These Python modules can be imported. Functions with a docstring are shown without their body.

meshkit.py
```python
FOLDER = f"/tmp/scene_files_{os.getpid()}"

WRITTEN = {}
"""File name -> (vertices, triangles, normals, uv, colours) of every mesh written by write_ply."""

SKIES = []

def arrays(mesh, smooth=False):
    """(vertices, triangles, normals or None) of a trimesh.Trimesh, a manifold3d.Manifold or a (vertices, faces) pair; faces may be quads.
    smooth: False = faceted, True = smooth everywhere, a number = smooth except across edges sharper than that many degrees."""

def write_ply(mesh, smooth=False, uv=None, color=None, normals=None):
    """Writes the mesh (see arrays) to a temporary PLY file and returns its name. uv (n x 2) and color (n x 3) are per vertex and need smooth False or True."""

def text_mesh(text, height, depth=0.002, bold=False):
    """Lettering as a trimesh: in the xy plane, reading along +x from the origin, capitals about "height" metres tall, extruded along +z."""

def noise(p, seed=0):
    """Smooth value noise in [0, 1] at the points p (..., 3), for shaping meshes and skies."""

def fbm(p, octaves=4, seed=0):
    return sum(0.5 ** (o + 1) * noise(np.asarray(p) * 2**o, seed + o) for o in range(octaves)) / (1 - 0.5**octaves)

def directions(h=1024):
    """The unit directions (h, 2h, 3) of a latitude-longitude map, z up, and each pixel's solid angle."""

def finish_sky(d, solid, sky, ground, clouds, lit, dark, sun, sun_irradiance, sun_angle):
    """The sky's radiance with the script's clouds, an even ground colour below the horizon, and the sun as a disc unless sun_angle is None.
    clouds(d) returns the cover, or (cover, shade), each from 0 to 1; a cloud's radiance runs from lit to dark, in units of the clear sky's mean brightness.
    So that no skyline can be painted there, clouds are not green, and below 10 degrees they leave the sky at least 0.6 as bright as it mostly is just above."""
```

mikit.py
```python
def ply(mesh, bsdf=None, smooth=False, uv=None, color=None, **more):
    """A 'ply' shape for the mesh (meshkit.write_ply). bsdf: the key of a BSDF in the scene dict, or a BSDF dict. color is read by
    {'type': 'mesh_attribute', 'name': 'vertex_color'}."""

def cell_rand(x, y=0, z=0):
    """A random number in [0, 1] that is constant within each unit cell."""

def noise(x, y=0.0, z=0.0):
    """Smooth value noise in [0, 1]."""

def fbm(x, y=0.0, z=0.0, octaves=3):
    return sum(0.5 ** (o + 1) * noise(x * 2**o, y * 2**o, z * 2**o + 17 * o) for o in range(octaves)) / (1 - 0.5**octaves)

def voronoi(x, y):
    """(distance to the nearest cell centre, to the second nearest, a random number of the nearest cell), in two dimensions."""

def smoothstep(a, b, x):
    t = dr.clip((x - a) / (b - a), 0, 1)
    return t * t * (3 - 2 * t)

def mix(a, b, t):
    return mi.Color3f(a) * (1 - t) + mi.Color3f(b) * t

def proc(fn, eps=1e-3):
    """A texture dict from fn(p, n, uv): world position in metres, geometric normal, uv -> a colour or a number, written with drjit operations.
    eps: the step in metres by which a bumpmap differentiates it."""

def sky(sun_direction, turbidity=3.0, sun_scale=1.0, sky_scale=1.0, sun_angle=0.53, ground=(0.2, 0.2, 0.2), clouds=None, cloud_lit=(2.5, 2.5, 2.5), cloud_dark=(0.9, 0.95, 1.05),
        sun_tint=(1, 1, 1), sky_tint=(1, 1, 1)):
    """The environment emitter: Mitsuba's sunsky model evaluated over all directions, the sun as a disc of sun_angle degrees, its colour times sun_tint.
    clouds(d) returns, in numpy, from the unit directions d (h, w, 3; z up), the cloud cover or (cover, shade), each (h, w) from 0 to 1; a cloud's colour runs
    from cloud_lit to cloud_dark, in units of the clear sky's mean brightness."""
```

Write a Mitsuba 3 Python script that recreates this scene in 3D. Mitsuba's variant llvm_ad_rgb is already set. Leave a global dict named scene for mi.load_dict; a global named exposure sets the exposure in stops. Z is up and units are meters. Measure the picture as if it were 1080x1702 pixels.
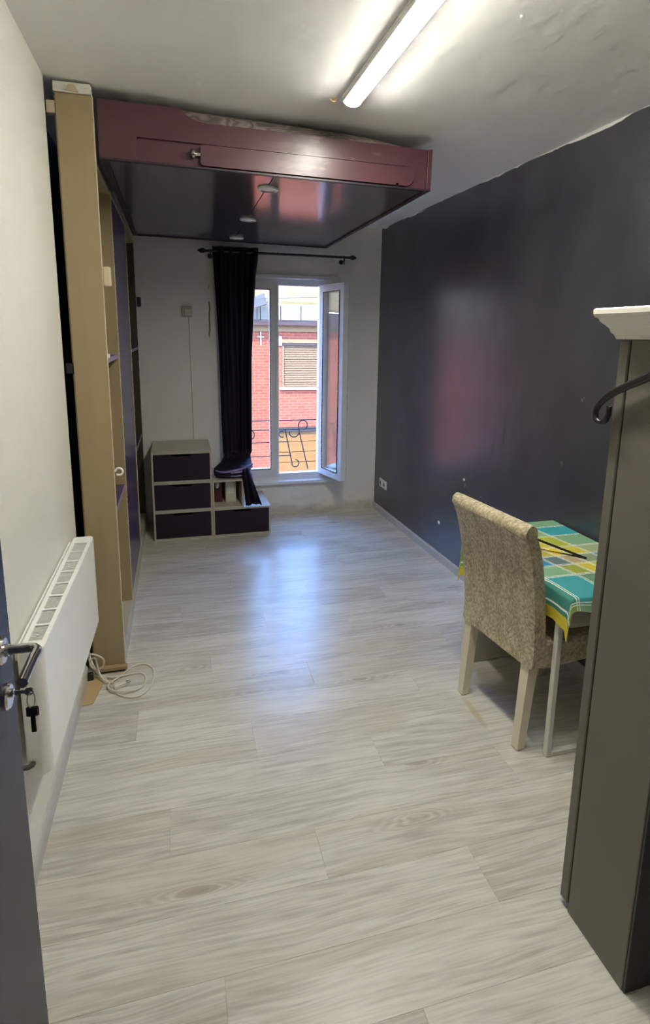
import math, random
import numpy as np, trimesh, manifold3d as m3
import drjit as dr
import mitsuba as mi
import mikit, meshkit
from mikit import ply, proc, noise, fbm, cell_rand, smoothstep, mix, voronoi
from shapely.geometry import Polygon, Point, box as sbox
from shapely.ops import unary_union

T = mi.ScalarTransform4f
random.seed(7); rng = np.random.default_rng(7)
scene, labels = {}, {}

# ------------------------------------------------------------------ camera, sky, exposure
CAM_H = 1.65
F_PX, YAW, PITCH, ROLL = 931.54, 0.25906, 0.18749, -0.01303
cy, sy, cp, sp = math.cos(YAW), math.sin(YAW), math.cos(PITCH), math.sin(PITCH)
fwd = np.array([sy * cp, cy * cp, -sp]); right = np.array([cy, -sy, 0.0]); down = np.cross(fwd, right)
down = -math.sin(ROLL) * right + math.cos(ROLL) * down
cam_o = np.array([0, 0, CAM_H])
scene['camera'] = {'type': 'perspective', 'fov': 2 * math.degrees(math.atan(540 / F_PX)), 'fov_axis': 'x',
                   'principal_point_offset_x': 0.0, 'principal_point_offset_y': (851 - 733) / 1702.0,
                   'near_clip': 0.02, 'far_clip': 500.0,
                   'to_world': T().look_at(origin=cam_o.tolist(), target=(cam_o + fwd).tolist(), up=(-down).tolist())}
exposure = 4.2
scene['sky'] = mikit.sky((-0.30, -0.62, 0.78), turbidity=3.0, sun_scale=0.62, sky_scale=4.8, sky_tint=(0.80, 0.93, 1.15), ground=(0.25, 0.24, 0.22))
LAMP = 6.0

# ------------------------------------------------------------------ helpers
def put(key, mesh, mat, smooth=False, **k):
    scene[key] = ply(mesh, mat, smooth, **k)
    return key
def fresh(key):
    if key not in used: used.add(key); return key
    i = 1
    while f'{key}_{i:03d}' in used: i += 1
    used.add(f'{key}_{i:03d}'); return f'{key}_{i:03d}'
used = set()
def part(parent, name, mesh, mat, smooth=False, label=None, kind=None, **k):
    key = fresh(f'{parent}__{name}')
    put(key, mesh, mat, smooth, **k)
    d = {}
    if label: d['label'] = label
    if kind: d['kind'] = kind
    if d: labels[key] = d
    return key
def thing(name, label, cat, group=None, kind=None):
    key = fresh(name)
    labels[key] = {'label': label}
    if cat: labels[key]['category'] = cat
    if group: labels[key]['group'] = group
    if kind: labels[key]['kind'] = kind
    return key
def solo(name, mesh, mat, label, cat, smooth=False, group=None, kind=None, **k):
    key = thing(name, label, cat, group, kind); put(key, mesh, mat, smooth, **k); return key
def struct(name, mesh, mat, label, smooth=False, **k):
    used.add(name)
    if mesh is not None: put(name, mesh, mat, smooth, **k)
    labels[name] = {'label': label, 'kind': 'structure'}
    return name
def cat_(ms): return trimesh.util.concatenate([m if isinstance(m, trimesh.Trimesh) else tm(m) for m in ms])
def tm(man):
    m = man.to_mesh(); return trimesh.Trimesh(np.array(m.vert_properties[:, :3]), np.array(m.tri_verts), process=False)
def man(mesh):
    mesh = mesh.copy(); mesh.merge_vertices()
    return m3.Manifold(m3.Mesh(np.asarray(mesh.vertices, np.float32), np.asarray(mesh.faces, np.uint32)))
def hexa(c):
    """8 corners: bottom 4 counter-clockwise, top 4 counter-clockwise."""
    return trimesh.Trimesh(np.array(c, float), [[0, 2, 1], [0, 3, 2], [4, 5, 6], [4, 6, 7], [0, 1, 5], [0, 5, 4], [1, 2, 6], [1, 6, 5], [2, 3, 7], [2, 7, 6], [3, 0, 4], [3, 4, 7]], process=False)
def bx(x0, x1, y0, y1, z0, z1):
    return hexa([(x0, y0, z0), (x1, y0, z0), (x1, y1, z0), (x0, y1, z0), (x0, y0, z1), (x1, y0, z1), (x1, y1, z1), (x0, y1, z1)])
def cb(x0, x1, y0, y1, z0, z1, b=0.002):
    """box with chamfered edges"""
    b = min(b, .45 * (x1 - x0), .45 * (y1 - y0), .45 * (z1 - z0))
    p = []
    for X, sx in ((x0, 1), (x1, -1)):
        for Y, sy_ in ((y0, 1), (y1, -1)):
            for Z, sz in ((z0, 1), (z1, -1)):
                p += [(X + sx * b, Y + sy_ * b, Z), (X + sx * b, Y, Z + sz * b), (X, Y + sy_ * b, Z + sz * b)]
    return trimesh.convex.convex_hull(np.array(p))
def hull(p): return trimesh.convex.convex_hull(np.array(p, float))
def rbox(x0, x1, y0, y1, z0, z1, r, seg=16):
    pts = [m3.Manifold.sphere(r, seg).translate([x, y, z]) for x in (x0 + r, x1 - r) for y in (y0 + r, y1 - r) for z in (z0 + r, z1 - r)]
    return m3.Manifold.batch_hull(pts)
def tube(pts, r, sides=10, closed=False):
    p = np.asarray(pts, float); n = len(p); r = np.broadcast_to(np.asarray(r, float), (n,))
    t = np.roll(p, -1, 0) - np.roll(p, 1, 0) if closed else np.gradient(p, axis=0)
    t /= np.linalg.norm(t, axis=1, keepdims=True) + 1e-12
    a = np.cross(t[0], [0, 0, 1.0]); a = a if np.linalg.norm(a) > .1 else np.cross(t[0], [1.0, 0, 0]); a /= np.linalg.norm(a)
    A = []
    for k in range(n):
        a = a - t[k] * (a @ t[k]); a /= np.linalg.norm(a); A.append(a)
    A = np.array(A); B = np.cross(t, A); ang = np.arange(sides) * 2 * np.pi / sides
    v = p[:, None] + r[:, None, None] * (np.cos(ang)[None, :, None] * A[:, None] + np.sin(ang)[None, :, None] * B[:, None])
    v = v.reshape(-1, 3); f = []
    for i in range(n if closed else n - 1):
        for j in range(sides):
            i2 = (i + 1) % n; j2 = (j + 1) % sides
            q = (i * sides + j, i2 * sides + j, i2 * sides + j2, i * sides + j2)
            f += [(q[0], q[2], q[1]), (q[0], q[3], q[2])]
    if not closed:
        v = np.vstack([v, p[:1], p[-1:]]); c0, c1 = len(v) - 2, len(v) - 1
        for j in range(sides):
            f += [(c0, j, (j + 1) % sides), (c1, (n - 1) * sides + (j + 1) % sides, (n - 1) * sides + j)]
    m = trimesh.Trimesh(v, f, process=False)
    if m.volume < 0: m.invert()
    return m
def spline(pts, n=60, closed=False):
    from scipy.interpolate import CubicSpline
    p = np.asarray(pts, float)
    if closed: p = np.vstack([p, p[:1]])
    d = np.r_[0, np.cumsum(np.linalg.norm(np.diff(p, axis=0), axis=1))]
    return CubicSpline(d, p, bc_type='periodic' if closed else 'natural')(np.linspace(0, d[-1], n))
def cyl(c, r, h, axis='z', seg=24):
    m = trimesh.creation.cylinder(r, h, sections=seg)
    R = {'z': np.eye(4), 'x': trimesh.transformations.rotation_matrix(np.pi / 2, [0, 1, 0]), 'y': trimesh.transformations.rotation_matrix(np.pi / 2, [1, 0, 0])}[axis]
    m.apply_transform(R); m.apply_translation(c); return m
def lathe(profile, c=(0, 0, 0), axis='z', seg=28):
    m = trimesh.creation.revolve(np.array(profile, float), sections=seg)
    R = {'z': np.eye(4), 'x': trimesh.transformations.rotation_matrix(np.pi / 2, [0, 1, 0]), 'y': trimesh.transformations.rotation_matrix(-np.pi / 2, [1, 0, 0])}[axis]
    m.apply_transform(R); m.apply_translation(c); return m
def extr_y(poly, y0, y1):
    """shapely polygon in (x, z) extruded from y0 to y1"""
    m = trimesh.creation.extrude_polygon(poly, y1 - y0, engine='earcut')
    v = m.vertices.copy(); m.vertices = np.c_[v[:, 0], y1 - v[:, 2], v[:, 1]]
    if m.volume < 0: m.invert()
    return m
def extr_x(poly, x0, x1):
    """shapely polygon in (y, z) extruded from x0 to x1"""
    m = trimesh.creation.extrude_polygon(poly, x1 - x0, engine='earcut')
    v = m.vertices.copy(); m.vertices = np.c_[x0 + v[:, 2], v[:, 0], v[:, 1]]
    if m.volume < 0: m.invert()
    return m
def extr_z(poly, z0, z1):
    m = trimesh.creation.extrude_polygon(poly, z1 - z0, engine='earcut'); m.apply_translation([0, 0, z0]); return m
def grid_mesh(P):
    """P (a, b, 3) -> open sheet"""
    a, b = P.shape[:2]; i, j = np.meshgrid(np.arange(a - 1), np.arange(b - 1), indexing='ij')
    q = np.stack([i * b + j, (i + 1) * b + j, (i + 1) * b + j + 1, i * b + j + 1], -1).reshape(-1, 4)
    return trimesh.Trimesh(P.reshape(-1, 3), np.vstack([q[:, [0, 1, 2]], q[:, [0, 2, 3]]]), process=False)
def thick_sheet(P, th):
    """closed sheet of thickness th around the grid P; returns mesh (first a*b vertices one side, next the other)"""
    a, b = P.shape[:2]
    du = np.gradient(P, axis=0); dv = np.gradient(P, axis=1); n = np.cross(du, dv); n /= np.linalg.norm(n, axis=2, keepdims=True) + 1e-12
    A, B = (P + n * th / 2).reshape(-1, 3), (P - n * th / 2).reshape(-1, 3)
    f = grid_mesh(P).faces; N = a * b
    rim = [k for k in range(b)] + [k * b + b - 1 for k in range(1, a)] + [(a - 1) * b + k for k in range(b - 2, -1, -1)] + [k * b for k in range(a - 2, 0, -1)]
    s = []
    for k in range(len(rim)):
        u, w = rim[k], rim[(k + 1) % len(rim)]
        s += [(u, u + N, w + N), (u, w + N, w)]
    m = trimesh.Trimesh(np.vstack([A, B]), np.vstack([f, f[:, ::-1] + N, s]), process=False)
    if m.volume < 0: m.invert()
    return m
def move(m, loc=(0, 0, 0), rz=0.0):
    m = m.copy(); m.apply_transform(trimesh.transformations.rotation_matrix(rz, [0, 0, 1])); m.apply_translation(loc); return m
def ring(xa, xb, za, zb, w, y0, y1):
    return extr_y(sbox(xa, za, xb, zb).difference(sbox(xa + w, za + w, xb - w, zb - w)), y0, y1)

# ------------------------------------------------------------------ materials
def mat(name, color, rough=0.5, two=True, **k):
    spec = k.pop('specular', 0.5)
    b = {'type': 'principled', 'base_color': color if isinstance(color, dict) else {'type': 'rgb', 'value': list(color)}, 'roughness': rough, 'specular': spec, **k}
    scene[name] = {'type': 'twosided', 'bsdf': b} if two else b
    return name
def bumped(name, color, rough, bump, scale, **k):
    spec = k.pop('specular', 0.5)
    b = {'type': 'principled', 'base_color': color if isinstance(color, dict) else {'type': 'rgb', 'value': list(color)}, 'roughness': rough, 'specular': spec, **k}
    scene[name] = {'type': 'twosided', 'bsdf': {'type': 'bumpmap', 'arbitrary': bump, 'scale': scale, 'bsdf': b}}
    return name
def emit(name, color): return name

PLANK_W, PLANK_L, FLOOR_Y0 = 0.192, 1.28, 0.24
def plank_off(row): return (row * 0.37) % 1.0
def floor_fn(p, n, uv):
    ry = (p.y - FLOOR_Y0) / PLANK_W
    row = dr.floor(ry)
    off = row * 0.37 - dr.floor(row * 0.37)
    col = dr.floor((p.x + 0.60) / PLANK_L + off)
    r1, r2, r3 = cell_rand(row, col, 1), cell_rand(row, col, 2), cell_rand(row, col, 5)
    u, v = p.x + r1 * 31.0, p.y + r2 * 17.0
    warp = (fbm(u * 2.0, v * 6.0, 3.1) - 0.5) * 0.05
    cloud = fbm(u * 2.2, v * 7.0, 1.0, 2)
    streak = fbm(u * 4.5, (v + warp) * 120.0 + u * 3.0, 4.0, 3)
    pore = noise(u * 9.0, (v + warp) * 330.0, 2.0)
    t = 0.5 + 0.36 * (cloud - 0.5) + 0.34 * (streak - 0.5) + 0.26 * (fbm(u * 11.0, (v + warp) * 95.0, 8.0, 2) - 0.5) + 0.22 * (pore - 0.5)
    c = mix((0.385, 0.360, 0.310), (0.640, 0.615, 0.555), smoothstep(0.12, 0.80, t))
    # cathedral figures: stretched rings round a few heartwood spots
    d1, d2, w = voronoi(u * 1.25, v * 5.2)
    rr = d1 + 0.16 * (fbm(u * 5.0, v * 26.0, 6.0, 3) - 0.5)
    fig = (1 - smoothstep(0.08, 0.30, rr)) * smoothstep(0.58, 0.66, w) * smoothstep(0.35, 0.6, noise(u * 4.0, v * 20.0, 41.0))
    c = mix(c, mix((0.33, 0.295, 0.235), (0.60, 0.565, 0.50), 0.5 + 0.5 * dr.sin(rr * 110.0)), fig * 0.40)
    c = mix(c, (0.25, 0.205, 0.150), (1 - smoothstep(0.01, 0.07, rr)) * smoothstep(0.66, 0.72, w) * 0.5)
    c = mix(c, (0.45, 0.37, 0.27), smoothstep(0.60, 0.80, noise(u * 1.7, v * 12.0, 33.0)) * 0.25)
    c = c * (0.97 + 0.06 * r3)
    # yellowish scuff left beside the chair leg
    q = smoothstep(0.1, 0.7, 1 - dr.sqrt(dr.square((p.x - 1.235 - (p.y - 2.0) * 0.02) / 0.022) + dr.square((p.y - 1.99) / 0.15)) + 0.15 * noise(p.x * 60, p.y * 60))
    return mix(c, (0.42, 0.34, 0.17), q * 0.55)
mat('m_floor', proc(floor_fn), 0.27, specular=0.6)
mat('m_subfloor', (0.20, 0.18, 0.15), 0.8)

def ceil_fn(p, n, uv):
    t = fbm(p.x * 3, p.y * 3, 2.0)
    c = mix((0.77, 0.765, 0.735), (0.83, 0.825, 0.79), t)
    s = smoothstep(0.80, 0.86, noise(p.x * 9, p.y * 4, 1.7)) * smoothstep(0.55, 0.7, noise(p.x * 60, p.y * 40, 3.0))
    return mix(c, (0.85, 0.85, 0.83), s * 0.6)
bumped('m_ceiling', proc(ceil_fn), 0.45, proc(lambda p, n, uv: fbm(p.x * 12, p.y * 5, 1.0, 3) * 0.6 + fbm(p.x * 60, p.y * 60, 5.0, 2) * 0.12), 0.004, specular=0.35)
mat('m_white_wall', proc(lambda p, n, uv: mix((0.63, 0.618, 0.555), (0.69, 0.677, 0.615), fbm(p.y * 2, p.z * 2, 0.5))), 0.38, specular=0.45)

def far_fn(p, n, uv):
    c = mix((0.74, 0.735, 0.70), (0.80, 0.795, 0.76), fbm(p.x * 3, p.z * 3, 0.7))
    # cracks left of the curtain, one thin rip above the rod, scuffs near the floor
    e = 0.012 * (fbm(p.z * 14, 3.0, 0.0, 2) - 0.5)
    crack = (1 - smoothstep(0.003, 0.008, dr.abs(p.x - 0.285 - e))) * smoothstep(1.60, 1.64, p.z) * (1 - smoothstep(2.02, 2.06, p.z)) * smoothstep(0.40, 0.5, noise(p.z * 17, 5.0))
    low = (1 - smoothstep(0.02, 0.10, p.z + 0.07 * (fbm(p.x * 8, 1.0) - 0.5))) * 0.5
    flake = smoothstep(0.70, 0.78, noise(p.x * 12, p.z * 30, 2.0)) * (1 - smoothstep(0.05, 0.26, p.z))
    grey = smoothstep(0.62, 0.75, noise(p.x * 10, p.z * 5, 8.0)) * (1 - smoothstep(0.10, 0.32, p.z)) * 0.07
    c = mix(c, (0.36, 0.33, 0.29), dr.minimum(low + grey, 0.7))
    c = mix(c, (0.16, 0.13, 0.11), dr.maximum(crack, flake * 0.12))
    return c
bumped('m_far_wall', proc(far_fn), 0.6, proc(lambda p, n, uv: fbm(p.x * 9, p.z * 9, p.y, 3)), 0.006, specular=0.3)

def navy_fn(p, n, uv):
    s = fbm(p.y * 5.3 + p.z * 1.7, p.z * 2.9 - p.y * 1.1, 2.0, 4)
    c = mix((0.036, 0.037, 0.045), (0.052, 0.054, 0.063), smoothstep(0.0, 1.0, s))
    zc = 2.66 - 0.033 * (p.x + 0.478)
    edge = zc - 0.001 - 0.014 * smoothstep(0.3, 0.75, fbm(p.y * 7.0, 1.0, 0.0, 5))
    c = mix(c, (0.62, 0.61, 0.59), smoothstep(-0.002, 0.002, p.z - edge) * smoothstep(0.42, 0.52, noise(p.y * 1.3, 9.0)))
    def spot(y, z, r):
        d = dr.sqrt(dr.square(p.y - y) + dr.square((p.z - z) * 1.4)) + 0.012 * (noise(p.y * 120, p.z * 120) - 0.5)
        return 1 - smoothstep(r * 0.6, r, d)
    w = dr.maximum(spot(3.642, 0.286, 0.020), spot(3.324, 0.697, 0.014))
    h = dr.maximum(dr.maximum(spot(2.28, 1.36, 0.02), spot(3.30, 0.66, 0.03)), dr.maximum(spot(3.1, 0.62, 0.03), spot(2.4, 1.02, 0.02)))
    c = mix(c, (0.16, 0.16, 0.17), h * smoothstep(0.45, 0.7, noise(p.y * 90, p.z * 90)) * 0.6)
    return mix(c, (0.72, 0.70, 0.66), w)
bumped('m_navy_wall', proc(navy_fn), 0.275, proc(lambda p, n, uv: fbm(p.y * 23 + p.z * 1.3, p.z * 3.1 + p.y * 2.7, 3.0, 3) + 0.3 * fbm(p.y * 70, p.z * 50, 1.0, 2)), 0.0009, specular=1.0)
mat('m_dark_navy', (0.05, 0.055, 0.14), 0.5)
mat('m_hall', (0.45, 0.43, 0.40), 0.7)
mat('m_exterior', (0.45, 0.40, 0.36), 0.8)
mat('m_baseboard', proc(lambda p, n, uv: mix((0.40, 0.385, 0.37), (0.52, 0.50, 0.48), fbm(p.y * 3, p.z * 90, p.x * 3))), 0.4)
mat('m_white', (0.72, 0.71, 0.68), 0.35)
mat('m_white_gloss', (0.76, 0.76, 0.74), 0.18)
mat('m_upvc', (0.74, 0.76, 0.80), 0.22)
mat('m_rubber', (0.02, 0.02, 0.022), 0.6)
mat('m_chrome', (0.62, 0.60, 0.57), 0.16, metallic=1.0)
mat('m_black', (0.012, 0.012, 0.013), 0.35)
mat('m_black_iron', (0.02, 0.02, 0.021), 0.45)
mat('m_black_plastic', (0.010, 0.010, 0.010), 0.28)
mat('m_tan', proc(lambda p, n, uv: mix((0.290, 0.225, 0.122), (0.325, 0.255, 0.145), fbm(p.x * 20, p.z * 2.0, p.y * 20))), 0.38)
mat('m_tan_edge', (0.50, 0.42, 0.30), 0.4)
mat('m_shaded_tan', (0.055, 0.038, 0.026), 0.45)  # far divider only: colour darkened to stand for the unlit bay
mat('m_taupe', (0.43, 0.385, 0.315), 0.42)
mat('m_purple_gloss', (0.040, 0.026, 0.085), 0.22)
mat('m_purple_edge', (0.26, 0.19, 0.28), 0.4)
mat('m_aubergine', (0.022, 0.010, 0.022), 0.42, specular=0.25)
def bed_fn(p, n, uv):
    t = fbm(p.x * 8, p.z * 20, 1.0)
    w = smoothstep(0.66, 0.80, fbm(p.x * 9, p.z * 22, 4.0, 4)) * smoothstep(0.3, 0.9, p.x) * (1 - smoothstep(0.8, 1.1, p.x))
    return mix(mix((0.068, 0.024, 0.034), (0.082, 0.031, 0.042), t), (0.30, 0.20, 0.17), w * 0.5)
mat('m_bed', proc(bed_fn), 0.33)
mat('m_bed_trim', (0.022, 0.012, 0.020), 0.4)
mat('m_bed_under', (0.060, 0.056, 0.058), 0.14, specular=1.0)
def mattress_fn(p, n, uv):
    w = fbm(p.x * 5, p.z * 16 + p.y * 6, 2.0, 3)
    l = 0.5 + 0.5 * dr.sin(w * 70 + p.z * 120)
    return mix((0.07, 0.052, 0.050), (0.22, 0.185, 0.165), l * 0.8 + 0.1)
mat('m_mattress', proc(mattress_fn), 0.8)
def velvet_fn(p, n, uv):
    q = (fbm(p.x * 20, p.z * 18, p.y * 20, 2) - 0.5) * 5
    t = fbm(p.x * 105 + q, p.z * 110 + q, p.y * 105 - q, 3)
    m = fbm(p.x * 26, p.z * 14, p.y * 22, 2)
    t = t * 0.75 + m * 0.25
    return mix((0.27, 0.222, 0.135), (0.53, 0.462, 0.325), smoothstep(0.28, 0.72, t))
bumped('m_velvet', proc(velvet_fn), 0.55, proc(lambda p, n, uv: fbm(p.x * 60 + p.y * 24, p.z * 60, p.y * 56 - p.x * 20, 3)), 0.004, sheen=0.6)
mat('m_cream_wood', (0.66, 0.60, 0.47), 0.35)
mat('m_table', (0.44, 0.405, 0.35), 0.45)
mat('m_table_metal', (0.66, 0.64, 0.58), 0.3)
def cloth_fn(p, n, uv):
    teal, yel, lime, blue, olive = (0.035, 0.30, 0.33), (0.62, 0.45, 0.04), (0.36, 0.40, 0.04), (0.03, 0.10, 0.30), (0.16, 0.21, 0.05)
    def band(s, edges, cols):
        c = mi.Color3f(cols[0])
        for e, k in zip(edges, cols[1:]): c = dr.select(s > e, mi.Color3f(k), c)
        w = mi.Float(0)
        for e in edges:
            w = dr.maximum(w, 1 - smoothstep(0.0016, 0.0028, dr.abs(dr.abs(s - e) - 0.005)))
        return c, w
    green, dteal = (0.03, 0.17, 0.09), (0.05, 0.24, 0.24)
    a, wa = band(uv.x, (0.150, 0.300, 0.385, 0.455, 0.56), (green, teal, olive, yel, lime, teal))
    b, wb = band(uv.y, (0.035, 0.235, 0.330, 0.420, 0.510, 0.640, 0.76), (lime, dteal, lime, blue, yel, lime, teal, lime))
    c = a * 0.55 + b * 0.45
    weave = 0.92 + 0.16 * cell_rand(uv.x * 700, uv.y * 700, 2)
    c = mix(c, (0.66, 0.68, 0.62), dr.maximum(wa, wb) * 0.85)
    # yellow hem round the border
    hem = dr.maximum(1 - smoothstep(0.046, 0.048, uv.x), 0.0)
    line = 1 - smoothstep(0.003, 0.005, dr.abs(uv.x - 0.068))
    c = mix(c, (0.55, 0.45, 0.03), hem)
    c = mix(c, (0.70, 0.72, 0.66), line)
    return c * weave
mat('m_cloth', proc(cloth_fn), 0.8, sheen=0.3)
mat('m_curtain', (0.0062, 0.0038, 0.0105), 0.60, sheen=0.15, specular=0.25)
mat('m_curtain_hem', (0.20, 0.165, 0.36), 0.25, specular=0.8)  # violet hem, base colour raised to carry the window highlights
mat('m_wardrobe', proc(lambda p, n, uv: mix((0.130, 0.118, 0.096), (0.150, 0.137, 0.112), fbm(p.y * 6, p.z * 5, 1.0))), 0.5)
mat('m_wardrobe_crown', (0.80, 0.76, 0.67), 0.45)
mat('m_groove', (0.035, 0.028, 0.020), 0.7)
mat('m_door', proc(lambda p, n, uv: mix((0.016, 0.018, 0.034), (0.022, 0.024, 0.042), fbm(p.y * 20, p.z * 2, 1.0))), 0.34, specular=0.25)
mat('m_foam', (0.62, 0.61, 0.55), 0.8)
mat('m_raw_wood', (0.46, 0.33, 0.17), 0.6)
mat('m_plinth', (0.30, 0.22, 0.12), 0.5)
mat('m_cable', (0.62, 0.58, 0.48), 0.4)
mat('m_red_box', (0.070, 0.012, 0.014), 0.5)
mat('m_paper', (0.56, 0.53, 0.45), 0.6)
mat('m_grille_dark', (0.05, 0.047, 0.04), 0.7)
scene['m_glass'] = {'type': 'thindielectric', 'int_ior': 1.52}
# outdoors
def brick_fn(p, n, uv):
    bw, bh = 0.22, 0.072
    v = p.z / bh; row = dr.floor(v)
    sh = (row * 0.5 - dr.floor(row * 0.5)) * 1.0
    u = p.x / bw + sh; col = dr.floor(u)
    fu, fv = u - col, v - row
    m = dr.maximum(1 - smoothstep(0.03, 0.06, dr.minimum(fu, 1 - fu)), 1 - smoothstep(0.09, 0.16, dr.minimum(fv, 1 - fv)))
    c = mix((0.150, 0.024, 0.009), (0.200, 0.035, 0.014), cell_rand(row, col, 3))
    return mix(c, (0.20, 0.072, 0.040), m * 0.8)
mat('m_brick', proc(brick_fn), 0.8)
mat('m_roof', proc(lambda p, n, uv: mix((0.090, 0.067, 0.020), (0.110, 0.084, 0.029), fbm(p.x * 7, p.y * 4, 1.0))), 0.8)
mat('m_gutter', (0.026, 0.0075, 0.005), 0.6)
mat('m_fascia', (0.105, 0.084, 0.060), 0.6)
mat('m_soffit', (0.16, 0.085, 0.035), 0.7)
mat('m_shutter', (0.105, 0.058, 0.024), 0.6)
mat('m_stone', (0.22, 0.20, 0.185), 0.7)
mat('m_orange', proc(lambda p, n, uv: mix((0.105, 0.042, 0.004), (0.135, 0.060, 0.009), fbm(p.x * 2, p.z * 18, 1.0))), 0.7)
mat('m_ledge', (0.010, 0.008, 0.007), 0.7)
mat('m_grey_dish', (0.050, 0.046, 0.050), 0.6)
mat('m_street', (0.24, 0.23, 0.22), 0.9)

# ------------------------------------------------------------------ the setting
def zc(x): return 2.66 - 0.033 * (x + 0.478)          # the ceiling sinks towards the right
def xr(y): return 1.815 + 0.027 * (4.96 - y)          # the right wall is not quite square to the far one
YF = 4.96                                             # inner face of the far wall
XL = -0.478
struct('floor', bx(-0.62, 2.05, 0.24, 5.0, -0.20, -0.010), 'm_subfloor', 'pale whitewashed oak laminate floor laid across the room')
random.seed(3)
nrow = int((YF - FLOOR_Y0) / PLANK_W) + 1
for r in range(nrow):
    y0, y1 = FLOOR_Y0 + r * PLANK_W, min(FLOOR_Y0 + (r + 1) * PLANK_W, YF)
    if y1 - y0 < .02: continue
    xe = xr((y0 + y1) / 2)
    c0 = math.floor((XL + 0.60) / PLANK_L + plank_off(r)); c1 = math.floor((xe + 0.60) / PLANK_L + plank_off(r))
    for c in range(c0, c1 + 1):
        xa = max(XL, (c - plank_off(r)) * PLANK_L - 0.60); xb = min(xe, (c + 1 - plank_off(r)) * PLANK_L - 0.60)
        if xb - xa < .005: continue
        part('floor', 'plank', cb(xa + .00015, xb - .00015, y0 + .00015, y1 - .00015, -0.0099, 0.0, 0.0005), 'm_floor')
struct('ceiling', hexa([(-.7, .1, zc(-.7)), (2.1, .1, zc(2.1)), (2.1, 5.0, zc(2.1)), (-.7, 5.0, zc(-.7)), (-.7, .1, 2.95), (2.1, .1, 2.95), (2.1, 5.0, 2.95), (-.7, 5.0, 2.95)]), 'm_ceiling', 'off-white painted ceiling with filler marks')
struct('wall_left', bx(XL - .10, XL, 0.24, 2.69, -0.01, 2.72), 'm_white_wall', 'glossy cream white wall on the left above the radiator')
struct('wall_recess', bx(-0.75, -0.60, 2.60, 5.0, -0.01, 2.75), 'm_dark_navy', 'dark navy wall in the gap behind the shelf unit')
struct('recess_floor', bx(-0.60, XL, 2.69, 5.0, -0.2, -0.001), 'm_subfloor', 'bare floor strip in the gap behind the shelf unit')
labels['recess_floor']['kind'] = 'structure'
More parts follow.
